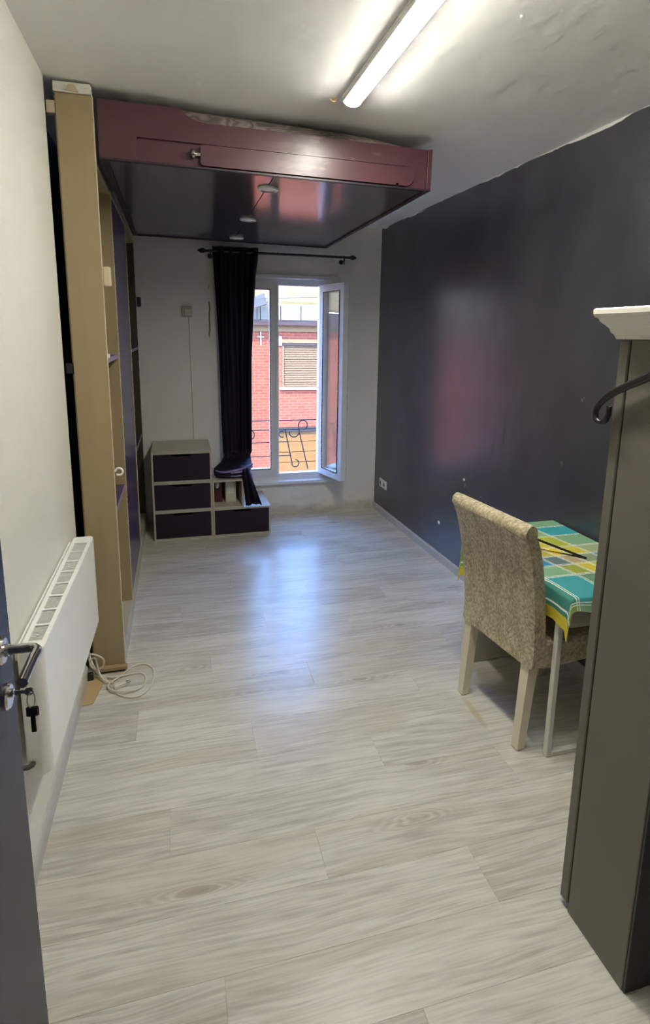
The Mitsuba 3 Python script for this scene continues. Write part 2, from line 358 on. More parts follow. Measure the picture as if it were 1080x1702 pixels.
struct('wall_right', hexa([(xr(.1), .1, -.01), (2.15, .1, -.01), (2.15, 5.0, -.01), (xr(5.0), 5.0, -.01), (xr(.1), .1, 2.72), (2.15, .1, 2.72), (2.15, 5.0, 2.72), (xr(5.0), 5.0, 2.72)]), 'm_navy_wall', 'satin dark navy painted wall on the right')
WX0, WX1, WZ0, WZ1 = 0.40, 1.305, 0.325, 2.13
struct('wall_far', extr_y(sbox(-1.2, -4.2, 2.6, 3.2).difference(sbox(WX0, WZ0, WX1, WZ1)), YF, YF + .30), 'm_far_wall', 'scuffed grey white plaster wall around the window')
struct('wall_near', extr_y(sbox(-.7, -.01, 2.15, 2.75).difference(sbox(-.335, -.02, .52, 2.06)), 0.14, 0.24), 'm_hall', 'wall with the doorway the picture is taken from')
# hallway behind the camera
hx0, hx1, hy0 = -0.9, 1.4, -1.6
struct('wall_hall', cat_([bx(hx0 - .1, hx0, hy0, .14, -.1, 2.6), bx(hx1, hx1 + .1, hy0, .14, -.1, 2.6), bx(hx0 - .1, hx1 + .1, hy0 - .1, hy0, -.1, 2.6)]), 'm_hall', 'plain hallway walls behind the doorway')
struct('floor_hall', bx(hx0, hx1, hy0, .24, -.2, 0.0), 'm_subfloor', 'hallway floor behind the doorway')
struct('ceiling_hall', bx(hx0 - .1, hx1 + .1, hy0 - .1, .14, 2.6, 2.9), 'm_hall', 'hallway ceiling')
# skirting boards
def skirt(sgn, xf, y0, y1, h=.062, t=.013):
    P = Polygon([(0, 0), (t, 0), (t, h - .012), (t - .006, h), (0, h)])
    ms = []
    m = trimesh.creation.extrude_polygon(P, 1.0, engine='earcut'); v = m.vertices.copy()
    y = y0 + (y1 - y0) * v[:, 2]
    m.vertices = np.c_[xf(y) + sgn * v[:, 0], y, v[:, 1]]
    if m.volume < 0: m.invert()
    return m
struct('baseboard_right', skirt(-1, xr, .24, YF), 'm_baseboard', 'pale grey wood effect skirting board along the navy wall')
struct('baseboard_left', skirt(1, lambda y: XL + 0 * y, .24, 2.66, .068, .014), 'm_baseboard', 'pale grey wood effect skirting board below the radiator')

# ------------------------------------------------------------------ window and sill
win = struct('window_1', None, None, 'white plastic two leaf window, its right leaf swung open into the room')
FY0, FY1 = 4.965, 5.03
part(win, 'window_frame', cat_([bx(WX0, WX1, FY0, FY1, 2.065, WZ1), bx(WX0, WX1, FY0, FY1, WZ0, .385), bx(WX0, WX0 + .045, FY0, FY1, .385, 2.065), bx(1.258, WX1, FY0, FY1, .385, 2.065)]), 'm_upvc')
part(win, 'head_trim', cb(.40, 1.41, 4.925, 4.96, 2.120, 2.152, .004), 'm_upvc')
part(win, 'sill', cb(.33, 1.415, 4.905, 4.975, .292, .324, .005), 'm_upvc')
s1 = part(win, 'window_sash', ring(.440, .868, .372, 2.092, .068, 4.945, 5.000), 'm_upvc')
part(s1, 'pane', trimesh.Trimesh([(.505, 4.972, .437), (.803, 4.972, .437), (.803, 4.972, 2.027), (.505, 4.972, 2.027)], [[0, 1, 2], [0, 2, 3]], process=False), 'm_glass')
part(s1, 'pane', trimesh.Trimesh([(.505, 4.984, .437), (.803, 4.984, .437), (.803, 4.984, 2.027), (.505, 4.984, 2.027)], [[0, 1, 2], [0, 2, 3]], process=False), 'm_glass')
part(s1, 'seal', ring(.503, .805, .435, 2.029, .006, 4.940, 4.946), 'm_rubber')
part(s1, 'meeting_bar', cb(.850, .876, 4.936, 4.948, .39, 2.07, .003), 'm_upvc')
hd = np.array([1.376 - 1.268, 4.590 - 4.945]); SW = .385; ang = math.atan2(hd[1], hd[0])
def sashm(m): return move(m, (1.268, 4.945, 0), ang)
s2 = part(win, 'window_sash', sashm(ring(0, SW, .385, 2.075, .062, -.026, .026)), 'm_upvc', label='open window leaf swung into the room')
part(s2, 'pane', sashm(trimesh.Trimesh([(.055, 0, .44), (SW - .055, 0, .44), (SW - .055, 0, 2.02), (.055, 0, 2.02)], [[0, 1, 2], [0, 2, 3]], process=False)), 'm_glass')
part(s2, 'pane', sashm(trimesh.Trimesh([(.055, .012, .44), (SW - .055, .012, .44), (SW - .055, .012, 2.02), (.055, .012, 2.02)], [[0, 1, 2], [0, 2, 3]], process=False)), 'm_glass')
part(s2, 'seal', sashm(cat_([ring(.06, SW - .06, .445, 2.015, .005, -.031, -.026), ring(.008, SW - .008, .393, 2.067, .006, .026, .033)])), 'm_rubber')
for z in (.55, 1.9): part(s2, 'hinge', cyl((1.282, 4.948, z), .008, .08), 'm_upvc')

# ------------------------------------------------------------------ iron window guard outside
g = thing('window_guard', 'black wrought iron scroll railing fixed outside the window', 'railing')
GY = 5.32
def arc(cx, cz, r, a0, a1, n=20): return [(cx + r * math.cos(math.radians(a)), GY, cz + r * math.sin(math.radians(a))) for a in np.linspace(a0, a1, n)]
for z, xa, xb in ((.826, .36, 1.34), (.735, .36, 1.34), (.612, .36, 1.03), (.474, .36, 1.055)):
    part(g, 'rail', tube([(xa, GY, z), (xb, GY, z)], .0045, 8), 'm_black_iron')
for x in (.37, 1.33):
    part(g, 'post', tube([(x, 5.27, .34), (x, GY, .34), (x, GY, .83)], .006, 8), 'm_black_iron')
part(g, 'scroll_bar', tube([(1.005, GY, .735)] + [(1.074, GY, .40)] + arc(1.108, .392, .036, 195, 560 - 60, 26)[:22], .0055, 8), 'm_black_iron', True)
part(g, 'scroll_bar', tube([(1.236, GY, .33), (1.148, GY, .700)] + arc(1.182, .775, .045, 205, -80, 26), .0055, 8), 'm_black_iron', True)
part(g, 'scroll', tube(arc(.975, .690, .030, 60, 300), .0055, 8), 'm_black_iron', True)
part(g, 'scroll', tube(arc(1.095, .705, .048, 170, 350), .0055, 8), 'm_black_iron', True)
part(g, 'scroll', tube(arc(.660, .690, .045, 120, -120), .0055, 8), 'm_black_iron', True)
part(g, 'scroll', tube(arc(.62, .42, .040, 30, 330), .0055, 8), 'm_black_iron', True)
part(g, 'scroll_bar', tube([(.66, GY, .735), (.60, GY, .40)], .0055, 8), 'm_black_iron')

# ------------------------------------------------------------------ across the street
SY = 14.0
struct('street', bx(-40, 60, 5.3, 40, -4.4, -4.2), 'm_street', 'grey street between the houses')
h = thing('brick_house', 'pink red brick house across the street with a tiled roof', 'house')
wall = sbox(-30, -4.2, 40, 1.75).difference(sbox(2.56, .33, 3.95, 1.39))
part(h, 'brick_wall', extr_y(wall, SY, SY + .3), 'm_brick')
part(h, 'soffit_band', bx(-30, 40, SY - .06, SY + .3, 1.71, 1.87), 'm_soffit')
part(h, 'gutter', bx(-30, 40, SY - .30, SY + .3, 1.86, 1.98), 'm_gutter')
xx = -4.0
while xx < 9:
    part(h, 'fascia_panel', cb(xx, xx + .485, SY - .26, SY - .20, 1.982, 2.355, .006), 'm_fascia'); xx += .50
part(h, 'fascia_back', bx(-30, 40, SY - .20, SY + .2, 1.98, 2.33), 'm_gutter')
part(h, 'roof', hexa([(-30, SY - .26, 2.357), (40, SY - .26, 2.357), (40, SY + 6, 6.4), (-30, SY + 6, 6.4), (-30, SY - .26, 2.42), (40, SY - .26, 2.42), (40, SY + 6, 6.5), (-30, SY + 6, 6.5)]), 'm_roof')
w = part(h, 'lintel_block', bx(2.44, 2.56, SY - .04, SY + .06, 1.36, 1.60), 'm_stone')
part(h, 'lintel', bx(2.56, 4.05, SY - .03, SY + .06, 1.44, 1.53), 'm_soffit')
part(h, 'shutter_box', bx(2.56, 3.95, SY - .02, SY + .1, 1.37, 1.44), 'm_gutter')
sl = []
for k in range(18):
    z = .33 + k * .0578
    sl.append(extr_x(Polygon([(SY + .05, z), (SY + .035, z + .006), (SY + .03, z + .028), (SY + .036, z + .05), (SY + .055, z + .0578), (SY + .09, z + .0578), (SY + .09, z)]), 2.62, 3.90))
part(h, 'roller_shutter', cat_(sl), 'm_shutter', label='closed beige roller shutter')
part(h, 'shutter_rail', bx(2.565, 2.62, SY + .0, SY + .1, .33, 1.38), 'm_shutter')
part(h, 'window_sill', bx(2.50, 4.05, SY - .10, SY + .1, .27, .33), 'm_stone')
part(h, 'wall_tie', cat_([bx(2.02, 2.05, SY - .025, SY, 1.36, 1.72), bx(1.95, 2.12, SY - .025, SY, 1.56, 1.59)]), 'm_stone')
part(h, 'ledge', bx(2.38, 7, SY - .14, SY, -.80, -.70), 'm_ledge')
part(h, 'wooden_shopfront', cat_([cb(2.46, 6.9, SY - .06, SY, -.80 - .27 * (k + 1), -.80 - .27 * k - .012, .008) for k in range(7)]), 'm_orange', label='orange timber front on the lower storey')
dsh = thing('satellite_dish', 'grey rounded dish beside the roof edge of the brick house', 'satellite dish')
dm = rbox(-.20, .20, -.03, .03, -.14, .14, .028); dm = tm(dm); dm.apply_transform(trimesh.transformations.rotation_matrix(math.radians(-18), [0, 1, 0])); dm.apply_translation([1.90, 13.5, 2.40])
part(dsh, 'reflector', dm, 'm_grey_dish', 30)
part(dsh, 'arm', tube([(1.90, 13.53, 2.36), (1.90, 13.60, 2.15), (1.90, 13.695, 1.95)], .02, 8), 'm_grey_dish')
solo('overhead_cable', tube([(x, 13.725 - .45 * (1 - ((x - 3) / 6) ** 2), 2.15 + .04 * (x - 2.4) + .33 * (1 - ((x - 3) / 6) ** 2)) for x in np.linspace(-3, 9, 30)], .009, 6), 'm_grey_dish', 'thin overhead cable crossing in front of the tiled roof', 'cable')

# ------------------------------------------------------------------ ceiling batten lamp
lp = thing('ceiling_lamp', 'long white lit tube lamp fixed to the ceiling', 'lamp')
LX, LY0, LY1 = .742, .93, 2.43; LZ = zc(LX)
part(lp, 'housing', cb(LX - .043, LX + .043, LY0 - .004, LY1 + .004, LZ - .012, LZ - .0005, .003), 'm_white')
a = np.linspace(0, np.pi, 15)
prof = [(LX + .040 * math.cos(t), LZ - .012 - .030 * math.sin(t)) for t in a]
a2 = np.linspace(np.radians(23), np.radians(157), 15)
lens = [(LX + .040 * math.cos(t), LZ - .012 - .030 * math.sin(t)) for t in a2]
part(lp, 'side_rail', extr_y(Polygon([prof[0], (LX + .0402, LZ - .014), lens[0], (lens[0][0] - .004, lens[0][1]), (LX + .034, LZ - .012)]), LY0, LY1), 'm_white')
part(lp, 'side_rail', extr_y(Polygon([prof[-1], (LX - .0402, LZ - .014), lens[-1], (lens[-1][0] + .004, lens[-1][1]), (LX - .034, LZ - .012)]), LY0, LY1), 'm_white')
k = extr_y(Polygon(lens), LY0, LY1)
key = part(lp, 'diffuser', k, 'm_white', 30)
scene[key]['emitter'] = {'type': 'area', 'radiance': {'type': 'rgb', 'value': [LAMP * 1.0, LAMP * .97, LAMP * .86]}}
for y in (LY0 - .006, LY1):
    part(lp, 'end_cap', extr_y(Polygon([(LX + (p[0] - LX) * 1.06, LZ - .012 + (p[1] - LZ + .012) * 1.06) for p in prof]), y, y + .006), 'm_white', 30)
hk = solo('ceiling_hook', tube([(.682, 2.475, zc(.682)), (.682, 2.474, zc(.682) - .012), (.670, 2.472, zc(.682) - .016), (.655, 2.470, zc(.682) - .009)], .0045, 8), 'm_raw_wood', 'small brown hook in the ceiling beyond the end of the lamp', 'hook', True)
solo('ceiling_screw', cat_([lathe([(0, 0), (.003, 0), (.004, .003), (.002, .006), (0, .006)], (1.05, 1.70, zc(1.05) - .006))]), 'm_white_gloss', 'small bright screw head in the bare ceiling right of the lamp', 'screw', True)

# ------------------------------------------------------------------ shelf unit with its tan end panel
su = thing('shelf_unit', 'shallow tan and purple floor to ceiling shelf unit behind the radiator', 'shelf unit')
SX0, SX1, S0 = -.440, -.300, 2.70
part(su, 'end_panel', cb(SX0, SX1, S0, S0 + .022, .030, 2.605, .0012), 'm_tan')
part(su, 'edge_strip', cb(SX1, SX1 + .003, S0, S0 + .022, .030, 2.605, .0008), 'm_tan_edge')
part(su, 'edge_strip', cb(SX1 - .006, SX1 + .001, S0 + .0235, S0 + .040, .030, 2.34, .0008), 'm_tan_edge')
part(su, 'back_panel', bx(SX0 - .008, SX0, S0 + .022, 4.95, .0, 2.60), 'm_tan')
D1, D2, D3 = 3.25, 4.13, 4.92
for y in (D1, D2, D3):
    part(su, 'divider', cb(SX0, SX1, y, y + .020, .10, 2.365, .001), 'm_tan' if y != D3 else 'm_shaded_tan')
    if y != D3: part(su, 'edge_strip', cb(SX1, SX1 + .003, y, y + .020, .10, 2.365, .0008), 'm_tan_edge')
part(su, 'door', cb(SX1 - .022, SX1 - .003, D1 + .022, D2 - .004, .105, 2.36, .002), 'm_purple_gloss')
for z in (1.520, .795):
    for ya, yb in ((S0 + .024, D1 - .001), (D2 + .021, D3 - .001)):
        s = part(su, 'shelf', cb(SX0 + .001, SX1 - .006, ya, yb, z - .011, z + .011, .001), 'm_purple_gloss')
        part(s, 'edge_strip', bx(SX1 - .006, SX1 - .003, ya, yb, z - .011, z + .011), 'm_purple_edge')
part(su, 'bottom_shelf', cb(SX0 + .001, SX1 - .001, S0 + .024, D3, .082, .100, .001), 'm_taupe')
part(su, 'kickboard', cb(SX1 - .018, SX1 + .002, S0 + .026, D3 + .02, .0, .081, .001), 'm_taupe')
part(su, 'plinth', cb(-.430, -.288, 2.672, 2.70, .012, .032, .003), 'm_plinth')
part(su, 'foot', bx(-.425, -.300, 2.685, 2.715, .0, .012), 'm_black')
part(su, 'top_panel', cb(SX0 + .001, SX1 - .001, S0 + .024, D3, 2.345, 2.362, .001), 'm_tan')
solo('door_catch', rbox(-.299, -.264, 2.705, 2.735, 1.845, 1.930, .008), 'm_tan_edge', 'small cream plastic block on the front edge of the tan end panel', 'catch', 30)
solo('door_catch', rbox(-.292, -.260, 4.895, 4.925, 1.855, 1.930, .006), 'm_black', 'small black block at the far end of the shelf unit', 'catch', 30)
hkm = cat_([tube(arc_ if False else [( -.300 + .012 * 0, 2.745, 1.000)] + [(-.281 + .017 * math.cos(a_), 2.745, 1.000 + .017 * math.sin(a_)) for a_ in np.linspace(2.2, -2.4, 22)], .0052, 10)])
solo('cup_hook', hkm, 'm_white_gloss', 'white curled hook on the edge of the tan end panel', 'hook', True)
solo('shelf_clip', rbox(-.306, -.292, 2.735, 2.752, 1.5315, 1.551, .003), 'm_white', 'tiny white clip lying on the upper shelf edge', 'clip', 30)
ft = zc(-.37)
fb = thing('packing_block', 'torn white foam block wedged between the tan panel and the ceiling', 'foam block')
blk = man(bx(-.444, -.302, 2.694, 2.745, 2.607, ft - .012)).refine_to_length(.012)
bm = tm(blk); nv = bm.vertices; d = meshkit.fbm(nv * 40, 3, 4) - .5; bm.vertices = nv + np.c_[d * .004, d * .010, d * .004 * (nv[:, 2] > 2.61)]
part(fb, 'block', bm, 'm_foam')
part(fb, 'torn_face', cat_([hexa([(-.398, 2.684, 2.612), (-.345, 2.684, 2.609), (-.350, 2.695, 2.609), (-.394, 2.695, 2.612), (-.385, 2.684, 2.634), (-.362, 2.684, 2.634), (-.362, 2.695, 2.634), (-.385, 2.695, 2.634)])]), 'm_tan_edge')
solo('timber_bracket', cb(-.4785, -.4405, 2.705, 2.745, 2.528, 2.576, .003), 'm_tan_edge', 'pale timber block bridging the dark gap beside the tan panel near the ceiling', 'bracket')
solo('cable_clamp', cb(-.4775, -.441, 2.712, 2.74, 1.463, 1.512, .004), 'm_black', 'black clamp in the dark gap beside the tan panel', 'clamp')

# ------------------------------------------------------------------ ceiling bed
bd = thing('ceiling_bed', 'purple bed frame hoisted up under the ceiling on its lift', 'bed')
BX0, BX1, BY0, BY1, BZ = -.285, 1.240, 2.72, 4.70, 2.380
def tilt(m, piv=(-.285, 0, BZ)):
    m = m.copy(); m.apply_transform(trimesh.transformations.rotation_matrix(.0135, [0, 1, 0], piv)); return m
def bz(h): return BZ + h
board = Polygon([(BX0, bz(0)), (1.216, bz(0)), (1.216, bz(.178)), (1.12, bz(.179)), (.45, bz(.180)), (.25, bz(.180)), (.17, bz(.178)), (.13, bz(.183)), (.098, bz(.192)), (.070, bz(.206)), (.058, bz(.226)), (BX0, bz(.226))])
rec = unary_union([sbox(-.132, bz(-.01), 1.105, bz(.094)), Point(1.105, bz(.047)).buffer(.047), sbox(1.0, bz(-.01), 1.10, bz(.094))])
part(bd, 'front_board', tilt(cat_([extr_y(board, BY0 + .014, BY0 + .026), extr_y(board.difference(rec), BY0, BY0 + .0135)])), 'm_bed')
leg = unary_union([sbox(.150, bz(.003), 1.105, bz(.089)), Point(1.105, bz(.046)).buffer(.043), sbox(.135, bz(.018), .20, bz(.074)), Point(.150, bz(.018)).buffer(.015), Point(.150, bz(.074)).buffer(.015)]).difference(Polygon([(1.045, bz(-.01)), (1.080, bz(-.01)), (1.070, bz(.013)), (1.058, bz(.013))]))
fl = part(bd, 'folded_leg', tilt(extr_y(leg, BY0 - .010, BY0 + .0130)), 'm_bed')
part(fl, 'foot_knob', tilt(lathe([(0, 0), (.017, 0), (.018, .010), (.010, .013), (.008, .026), (.008, .034), (0, .034)], (.100, BY0 - .004, bz(.048)), 'x')), 'm_chrome', 30)
part(fl, 'foot_pad', tilt(lathe([(0, 0), (.016, 0), (.018, .004), (.017, .008), (0, .008)], (.092, BY0 - .004, bz(.048)), 'x')), 'm_black', 30)
part(bd, 'side_board', tilt(cb(1.2185, BX1, BY0 - .006, BY1, bz(0), bz(.181), .002)), 'm_bed')
part(bd, 'side_board', tilt(cb(BX0, BX0 + .022, BY0 + .027, BY1, bz(0), bz(.19), .002)), 'm_bed')
part(bd, 'back_board', tilt(cb(BX0 + .023, 1.217, BY1 - .024, BY1, bz(0), bz(.181), .002)), 'm_bed')
part(bd, 'underside_trim', tilt(cat_([bx(BX0, BX0 + .03, BY0, BY1, bz(-.008), bz(-.0005)), bx(1.215, BX1, BY0 - .006, BY1, bz(-.008), bz(-.0005)), bx(BX0 + .03, 1.215, BY0, BY0 + .024, bz(-.008), bz(-.0005)), bx(BX0 + .03, 1.215, BY1 - .024, BY1, bz(-.008), bz(-.0005))])), 'm_bed_trim')
for xa, xb in ((BX0 + .031, .4690), (.4725, 1.2145)):
    part(bd, 'underside_panel', tilt(cb(xa, xb, BY0 + .0265, BY1 - .026, bz(.001), bz(.016), .001)), 'm_bed_under', label='glossy dark panel on the underside')
part(bd, 'slat_base', tilt(bx(BX0 + .024, 1.2165, BY0 + .0265, BY1 - .026, bz(.017), bz(.022))), 'm_bed_trim')
for y in (2.985, 3.79, 4.52):
    q = part(bd, 'spotlight', tilt(lathe([(.036, -.012), (.050, -.010), (.053, -.004), (.053, .0), (.036, .0)], (.478, y, bz(.0)))), 'm_white', 30, label='round recessed spotlight, off')
    part(q, 'lens', tilt(lathe([(0, -.008), (.034, -.008), (.0355, -.004), (.0355, .0), (0, .0)], (.478, y, bz(.0)))), 'm_white', 30)
# mattress
mb = rbox(-.19, 1.175, 2.752, 4.64, 2.406, 2.62, .045, 24).refine_to_length(.035)
mm = tm(mb); v = mm.vertices.copy()
lo = 2.404 - .0135 * (v[:, 0] + .285)
top = 2.628 - .033 * (v[:, 0] + .19) - .05 * np.clip((v[:, 0] - .75) / .4, 0, 1) ** 2 * 0.6
s = (v[:, 2] - 2.406) / .214; v[:, 2] = lo + s * (top - lo)
nn = meshkit.fbm(np.c_[v[:, 0] * 6, v[:, 1] * 6, v[:, 2] * 14], 3, 9) - .5
v[:, 2] += np.where(s > .5, nn * .016, 0); v[:, 1] += np.where(v[:, 1] < 2.80, np.minimum(nn * .02, .004), 0)
mm.vertices = v
solo('mattress', mm, 'm_mattress', 'grey brown patterned mattress squeezed between the purple bed and the ceiling', 'mattress', True)

# ------------------------------------------------------------------ curtain rod and curtain
rd = thing('curtain_rod', 'thin black curtain rod with pointed finials above the window', 'curtain rod')
RY, RZ = 4.862, 2.310
part(rd, 'rod', cyl((.875, RY, RZ), .010, 1.20, 'x'), 'm_black')
fin = [(0, 0), (.010, 0), (.012, .006), (.010, .012), (.016, .022), (.021, .036), (.017, .054), (.008, .070), (.0, .082)]
part(rd, 'finial', lathe(fin, (1.475, RY, RZ), 'x'), 'm_black', 30)
fl_ = lathe(fin, (0, 0, 0), 'x'); fl_.vertices[:, 0] *= -1; fl_.invert(); fl_.apply_translation([.275, RY, RZ])
part(rd, 'finial', fl_, 'm_black', 30)
for x in (.300, 1.440):
    part(rd, 'bracket', cat_([tube([(x, YF - .002, RZ - .03), (x, RY, RZ - .03), (x, RY, RZ - .012)], .006, 8), lathe([(0, 0), (.020, 0), (.020, .005), (0, .005)], (x, YF - .0055, RZ - .03), 'y'), tube([(x + .0001, RY + .012 * math.cos(t), RZ + .012 * math.sin(t)) for t in np.linspace(0, 2 * np.pi, 16, endpoint=False)], .004, 6, True), cyl((x, RY, RZ - .045), .004, .03)]), 'm_black')
cu = thing('curtain', 'heavy black purple eyelet curtain hanging beside the window and pooling on the steps', 'curtain')
nt, ns = 70, 130
tt = np.linspace(0, 1, nt)[:, None]; ss = np.linspace(0, 1, ns)[None, :]
z = 2.350 + (.500 - 2.350) * tt + 0 * ss
xl_ = np.interp(tt, [0, .05, .5, .95, 1], [.318, .318, .352, .374, .362]); xr_ = np.interp(tt, [0, .04, .12, .5, 1], [.690, .688, .668, .628, .603])
fold = np.sin(ss * 2 * np.pi * 4.0 + .8 * np.sin(3.1 * ss + 1.4 * tt)) * (.7 + .3 * np.sin(7 * ss + 2))
amp = .026 * (1 - .45 * tt); amp = amp + 0 * ss
x = xl_ + (xr_ - xl_) * ss + .006 * np.sin(5 * tt + 9 * ss)
nz = meshkit.fbm(np.stack(np.broadcast_arrays(ss * 5, tt * 2.5, 0 * ss + 2.), -1), 3, 3) - .5
y = RY - .045 * tt ** 1.5 + amp * fold + .035 * nz * tt
keep = (z[:, 0] > .63)
P = np.stack([x, y, z], -1)[keep]
# the foot of the drape billows forward over the step and tucks under itself
rows = np.array([(.62, 4.800, .368, .602), (.578, 4.775, .352, .602), (.556, 4.705, .312, .600), (.545, 4.630, .276, .594), (.527, 4.565, .266, .580), (.505, 4.532, .270, .566), (.487, 4.540, .284, .556), (.480, 4.600, .300, .550), (.480, 4.680, .310, .545)])
from scipy.interpolate import CubicSpline
q = np.linspace(0, len(rows) - 1, 46); R_ = CubicSpline(np.arange(len(rows)), rows)(q)
sss = np.linspace(0, 1, ns)
B = np.zeros((len(q), ns, 3))
for i, (zz_, yy_, xa_, xb_) in enumerate(R_):
    k_ = min(1, q[i] / 2.0)
    wv = .010 * np.sin(sss * 2 * np.pi * 4 + .8) * (1 - k_) + .012 * k_ * (meshkit.fbm(np.c_[sss * 5, np.full(ns, q[i] * .8), np.zeros(ns)], 3, 5) - .5) * 2
    B[i] = np.c_[xa_ + (xb_ - xa_) * sss, yy_ + wv - .020 * k_ * np.sin(sss * np.pi) + .055 * k_ * (sss > .6) * (sss - .6) ** 2 * 6, np.maximum(zz_ + wv * .5 * (q[i] < 6) + .022 * k_ * sss * (q[i] < 5.5) * (1 - q[i] / 5.5), .4795)]
P = np.concatenate([P, B])
part(cu, 'drape', thick_sheet(P, .004), 'm_curtain', True)
for k in range(6):
    sx = (k + .5) / 6; X = .318 + .37 * sx
    part(cu, 'eyelet', tube([(X, RY + .021 * math.cos(t), RZ + .021 * math.sin(t)) for t in np.linspace(0, 2 * np.pi, 20, endpoint=False)], .0035, 6, True), 'm_black', True)
def lump(cx, cy_, cz, rx, ry, rz, seed):
    m = trimesh.creation.icosphere(4); u = m.vertices.copy()
    rr = 1 + .10 * np.sin(u[:, 2] * 11 + u[:, 0] * 2.0 + seed) + .16 * (meshkit.fbm(u * 2.2 + seed, 3, seed) - .5)
    m.vertices = u * rr[:, None] * np.array([rx, ry, rz]) + np.array([cx, cy_, cz]); return m
def clampz(m, zmin):
    m.vertices[:, 2] = np.maximum(m.vertices[:, 2], zmin); return m
# the shiny hem folds over the billow, its highlights put into the violet
for pts, ro in (([(.272, 4.600, .532), (.33, 4.540, .528), (.42, 4.520, .540), (.51, 4.530, .556), (.585, 4.585, .574)], .011), ([(.40, 4.515, .524), (.47, 4.510, .530), (.53, 4.525, .540), (.585, 4.580, .556)], .009), ([(.36, 4.520, .500), (.43, 4.506, .498), (.50, 4.508, .504), (.555, 4.54, .518)], .007)):
    part(cu, 'shiny_hem', tube(spline(pts, 40), ro * (.55 + .45 * np.sin(np.linspace(.2, 2.6, 40))), 10), 'm_curtain_hem', True, label='shiny violet folded hem, highlights painted into its colour')
# tail falling over the front of the step
nt, ns = 30, 40
tt = np.linspace(0, 1, nt)[:, None]; ss = np.linspace(0, 1, ns)[None, :]
xa = np.interp(tt, [0, .25, 1], [.47, .490, .515]); xb = np.interp(tt, [0, .25, 1], [.56, .560, .640])
X = xa + (xb - xa) * ss; Z = np.interp(tt, [0, .15, .3, 1], [.545, .545, .49, .262]) + 0 * ss + .012 * np.sin(ss * 3.0)
Y = np.interp(tt, [0, .15, .3, 1], [4.66, 4.52, 4.462, 4.432]) + .012 * np.sin(ss * 2 * np.pi * 2.2 + tt * 2) * (.4 + tt)
part(cu, 'hem_tail', thick_sheet(np.stack([X, Y, Z], -1), .006), 'm_curtain', True)
part(cu, 'shiny_hem', tube(spline([(.50, 4.60, .555), (.535, 4.55, .548), (.560, 4.50, .52), (.572, 4.47, .475)], 20), [.010] * 20, 8), 'm_curtain_hem', True, label='shiny violet folded hem, highlights painted into its colour')

# ------------------------------------------------------------------ stepped drawer unit
st = thing('step_drawers', 'taupe stepped drawer unit with dark aubergine drawers in front of the window', 'drawer unit')
UY0, UY1 = 4.475, 4.945
def carcass(x0, x1, z0, z1, t=.014):
    return extr_y(sbox(x0, z0, x1, z1).difference(sbox(x0 + t, z0 + t, x1 - t, z1 - t)), UY0, UY1)
Hs = [(.000, .238), (.2385, .4765), (.477, .722)]
for k, (za, zb) in enumerate(Hs):
    part(st, 'carcass', carcass(-.218, .246, za, zb), 'm_taupe')
part(st, 'carcass', carcass(.2475, .722, 0, .238), 'm_taupe')
part(st, 'carcass', carcass(.2475, .500, .2385, .4765), 'm_taupe')
part(st, 'back_panel', bx(.262, .486, UY1 - .02, UY1 - .012, .253, .462), 'm_taupe')
part(st, 'top_board', cb(-.218, .246, UY0 - .002, UY1, .7222, .734, .002), 'm_taupe')
def drawer(x0, x1, z0, z1):
    f = sbox(x0 + .017, z0 + .018, x1 - .017, z1 - .018)
    xm = (x0 + x1) / 2; zt = z1 - .018
    f = f.difference(Polygon([(xm - .085, zt + .01), (xm - .075, zt - .010), (xm - .06, zt - .016), (xm + .06, zt - .016), (xm + .075, zt - .010), (xm + .085, zt + .01)]))
    d = part(st, 'drawer', extr_y(f, UY0 + .004, UY0 + .020), 'm_aubergine', label='aubergine drawer front with a cut out grip')
    part(d, 'drawer_box', bx(x0 + .022, x1 - .022, UY0 + .022, UY1 - .04, z0 + .02, z1 - .05), 'm_black')
for za, zb in Hs: drawer(-.218, .246, za, zb)
drawer(.2475, .722, 0, .238)
solo('red_box', cb(.272, .335, 4.62, 4.86, .2535, .425, .003), 'm_red_box', 'dark red box standing in the open cubby of the stepped unit', 'box')
bk = thing('folder', 'cream folder standing on end in the open cubby', 'folder')
part(bk, 'cover', cat_([cb(.362, .366, 4.60, 4.85, .2535, .448, .001), cb(.444, .448, 4.60, 4.85, .2535, .448, .001), cb(.362, .448, 4.596, 4.600, .2535, .448, .001)]), 'm_paper')
part(bk, 'spine_label', cb(.380, .430, 4.5945, 4.5955, .33, .42, .0003), 'm_white')
solo('crumpled_bag', clampz(lump(.292, 4.585, .415, .018, .022, .030, 5), .2540), 'm_white_gloss', 'crumpled clear white bag hanging at the left of the open cubby', 'bag', True)

# ------------------------------------------------------------------ far wall fittings
jb = thing('junction_box', 'cream surface junction box on the far wall with a cable running down', 'junction box')
part(jb, 'box', tm(rbox(.060, .143, 4.925, 4.9585, 1.785, 1.869, .006)), 'm_table', 30)
part(jb, 'cover', tm(rbox(.082, .140, 4.916, 4.926, 1.789, 1.846, .004)), 'm_paper', 30)
part(jb, 'cable', tube([(.116, 4.945, 1.79), (.116, 4.9525, 1.72), (.117, 4.9545, 1.5), (.122, 4.9545, 1.1), (.125, 4.9545, .742)], .0035, 8), 'm_paper')
part(jb, 'gland', cyl((.116, 4.951, 1.755), .0060, .05), 'm_paper')
sk = thing('wall_socket', 'white double wall socket low on the navy wall by the far corner', 'socket')
ys = 4.728; xs = xr(ys)
def onwall(m): return m
part(sk, 'plate', tm(rbox(xs - .012, xs - .0005, ys - .085, ys + .085, .258, .338, .004)), 'm_white', 30)
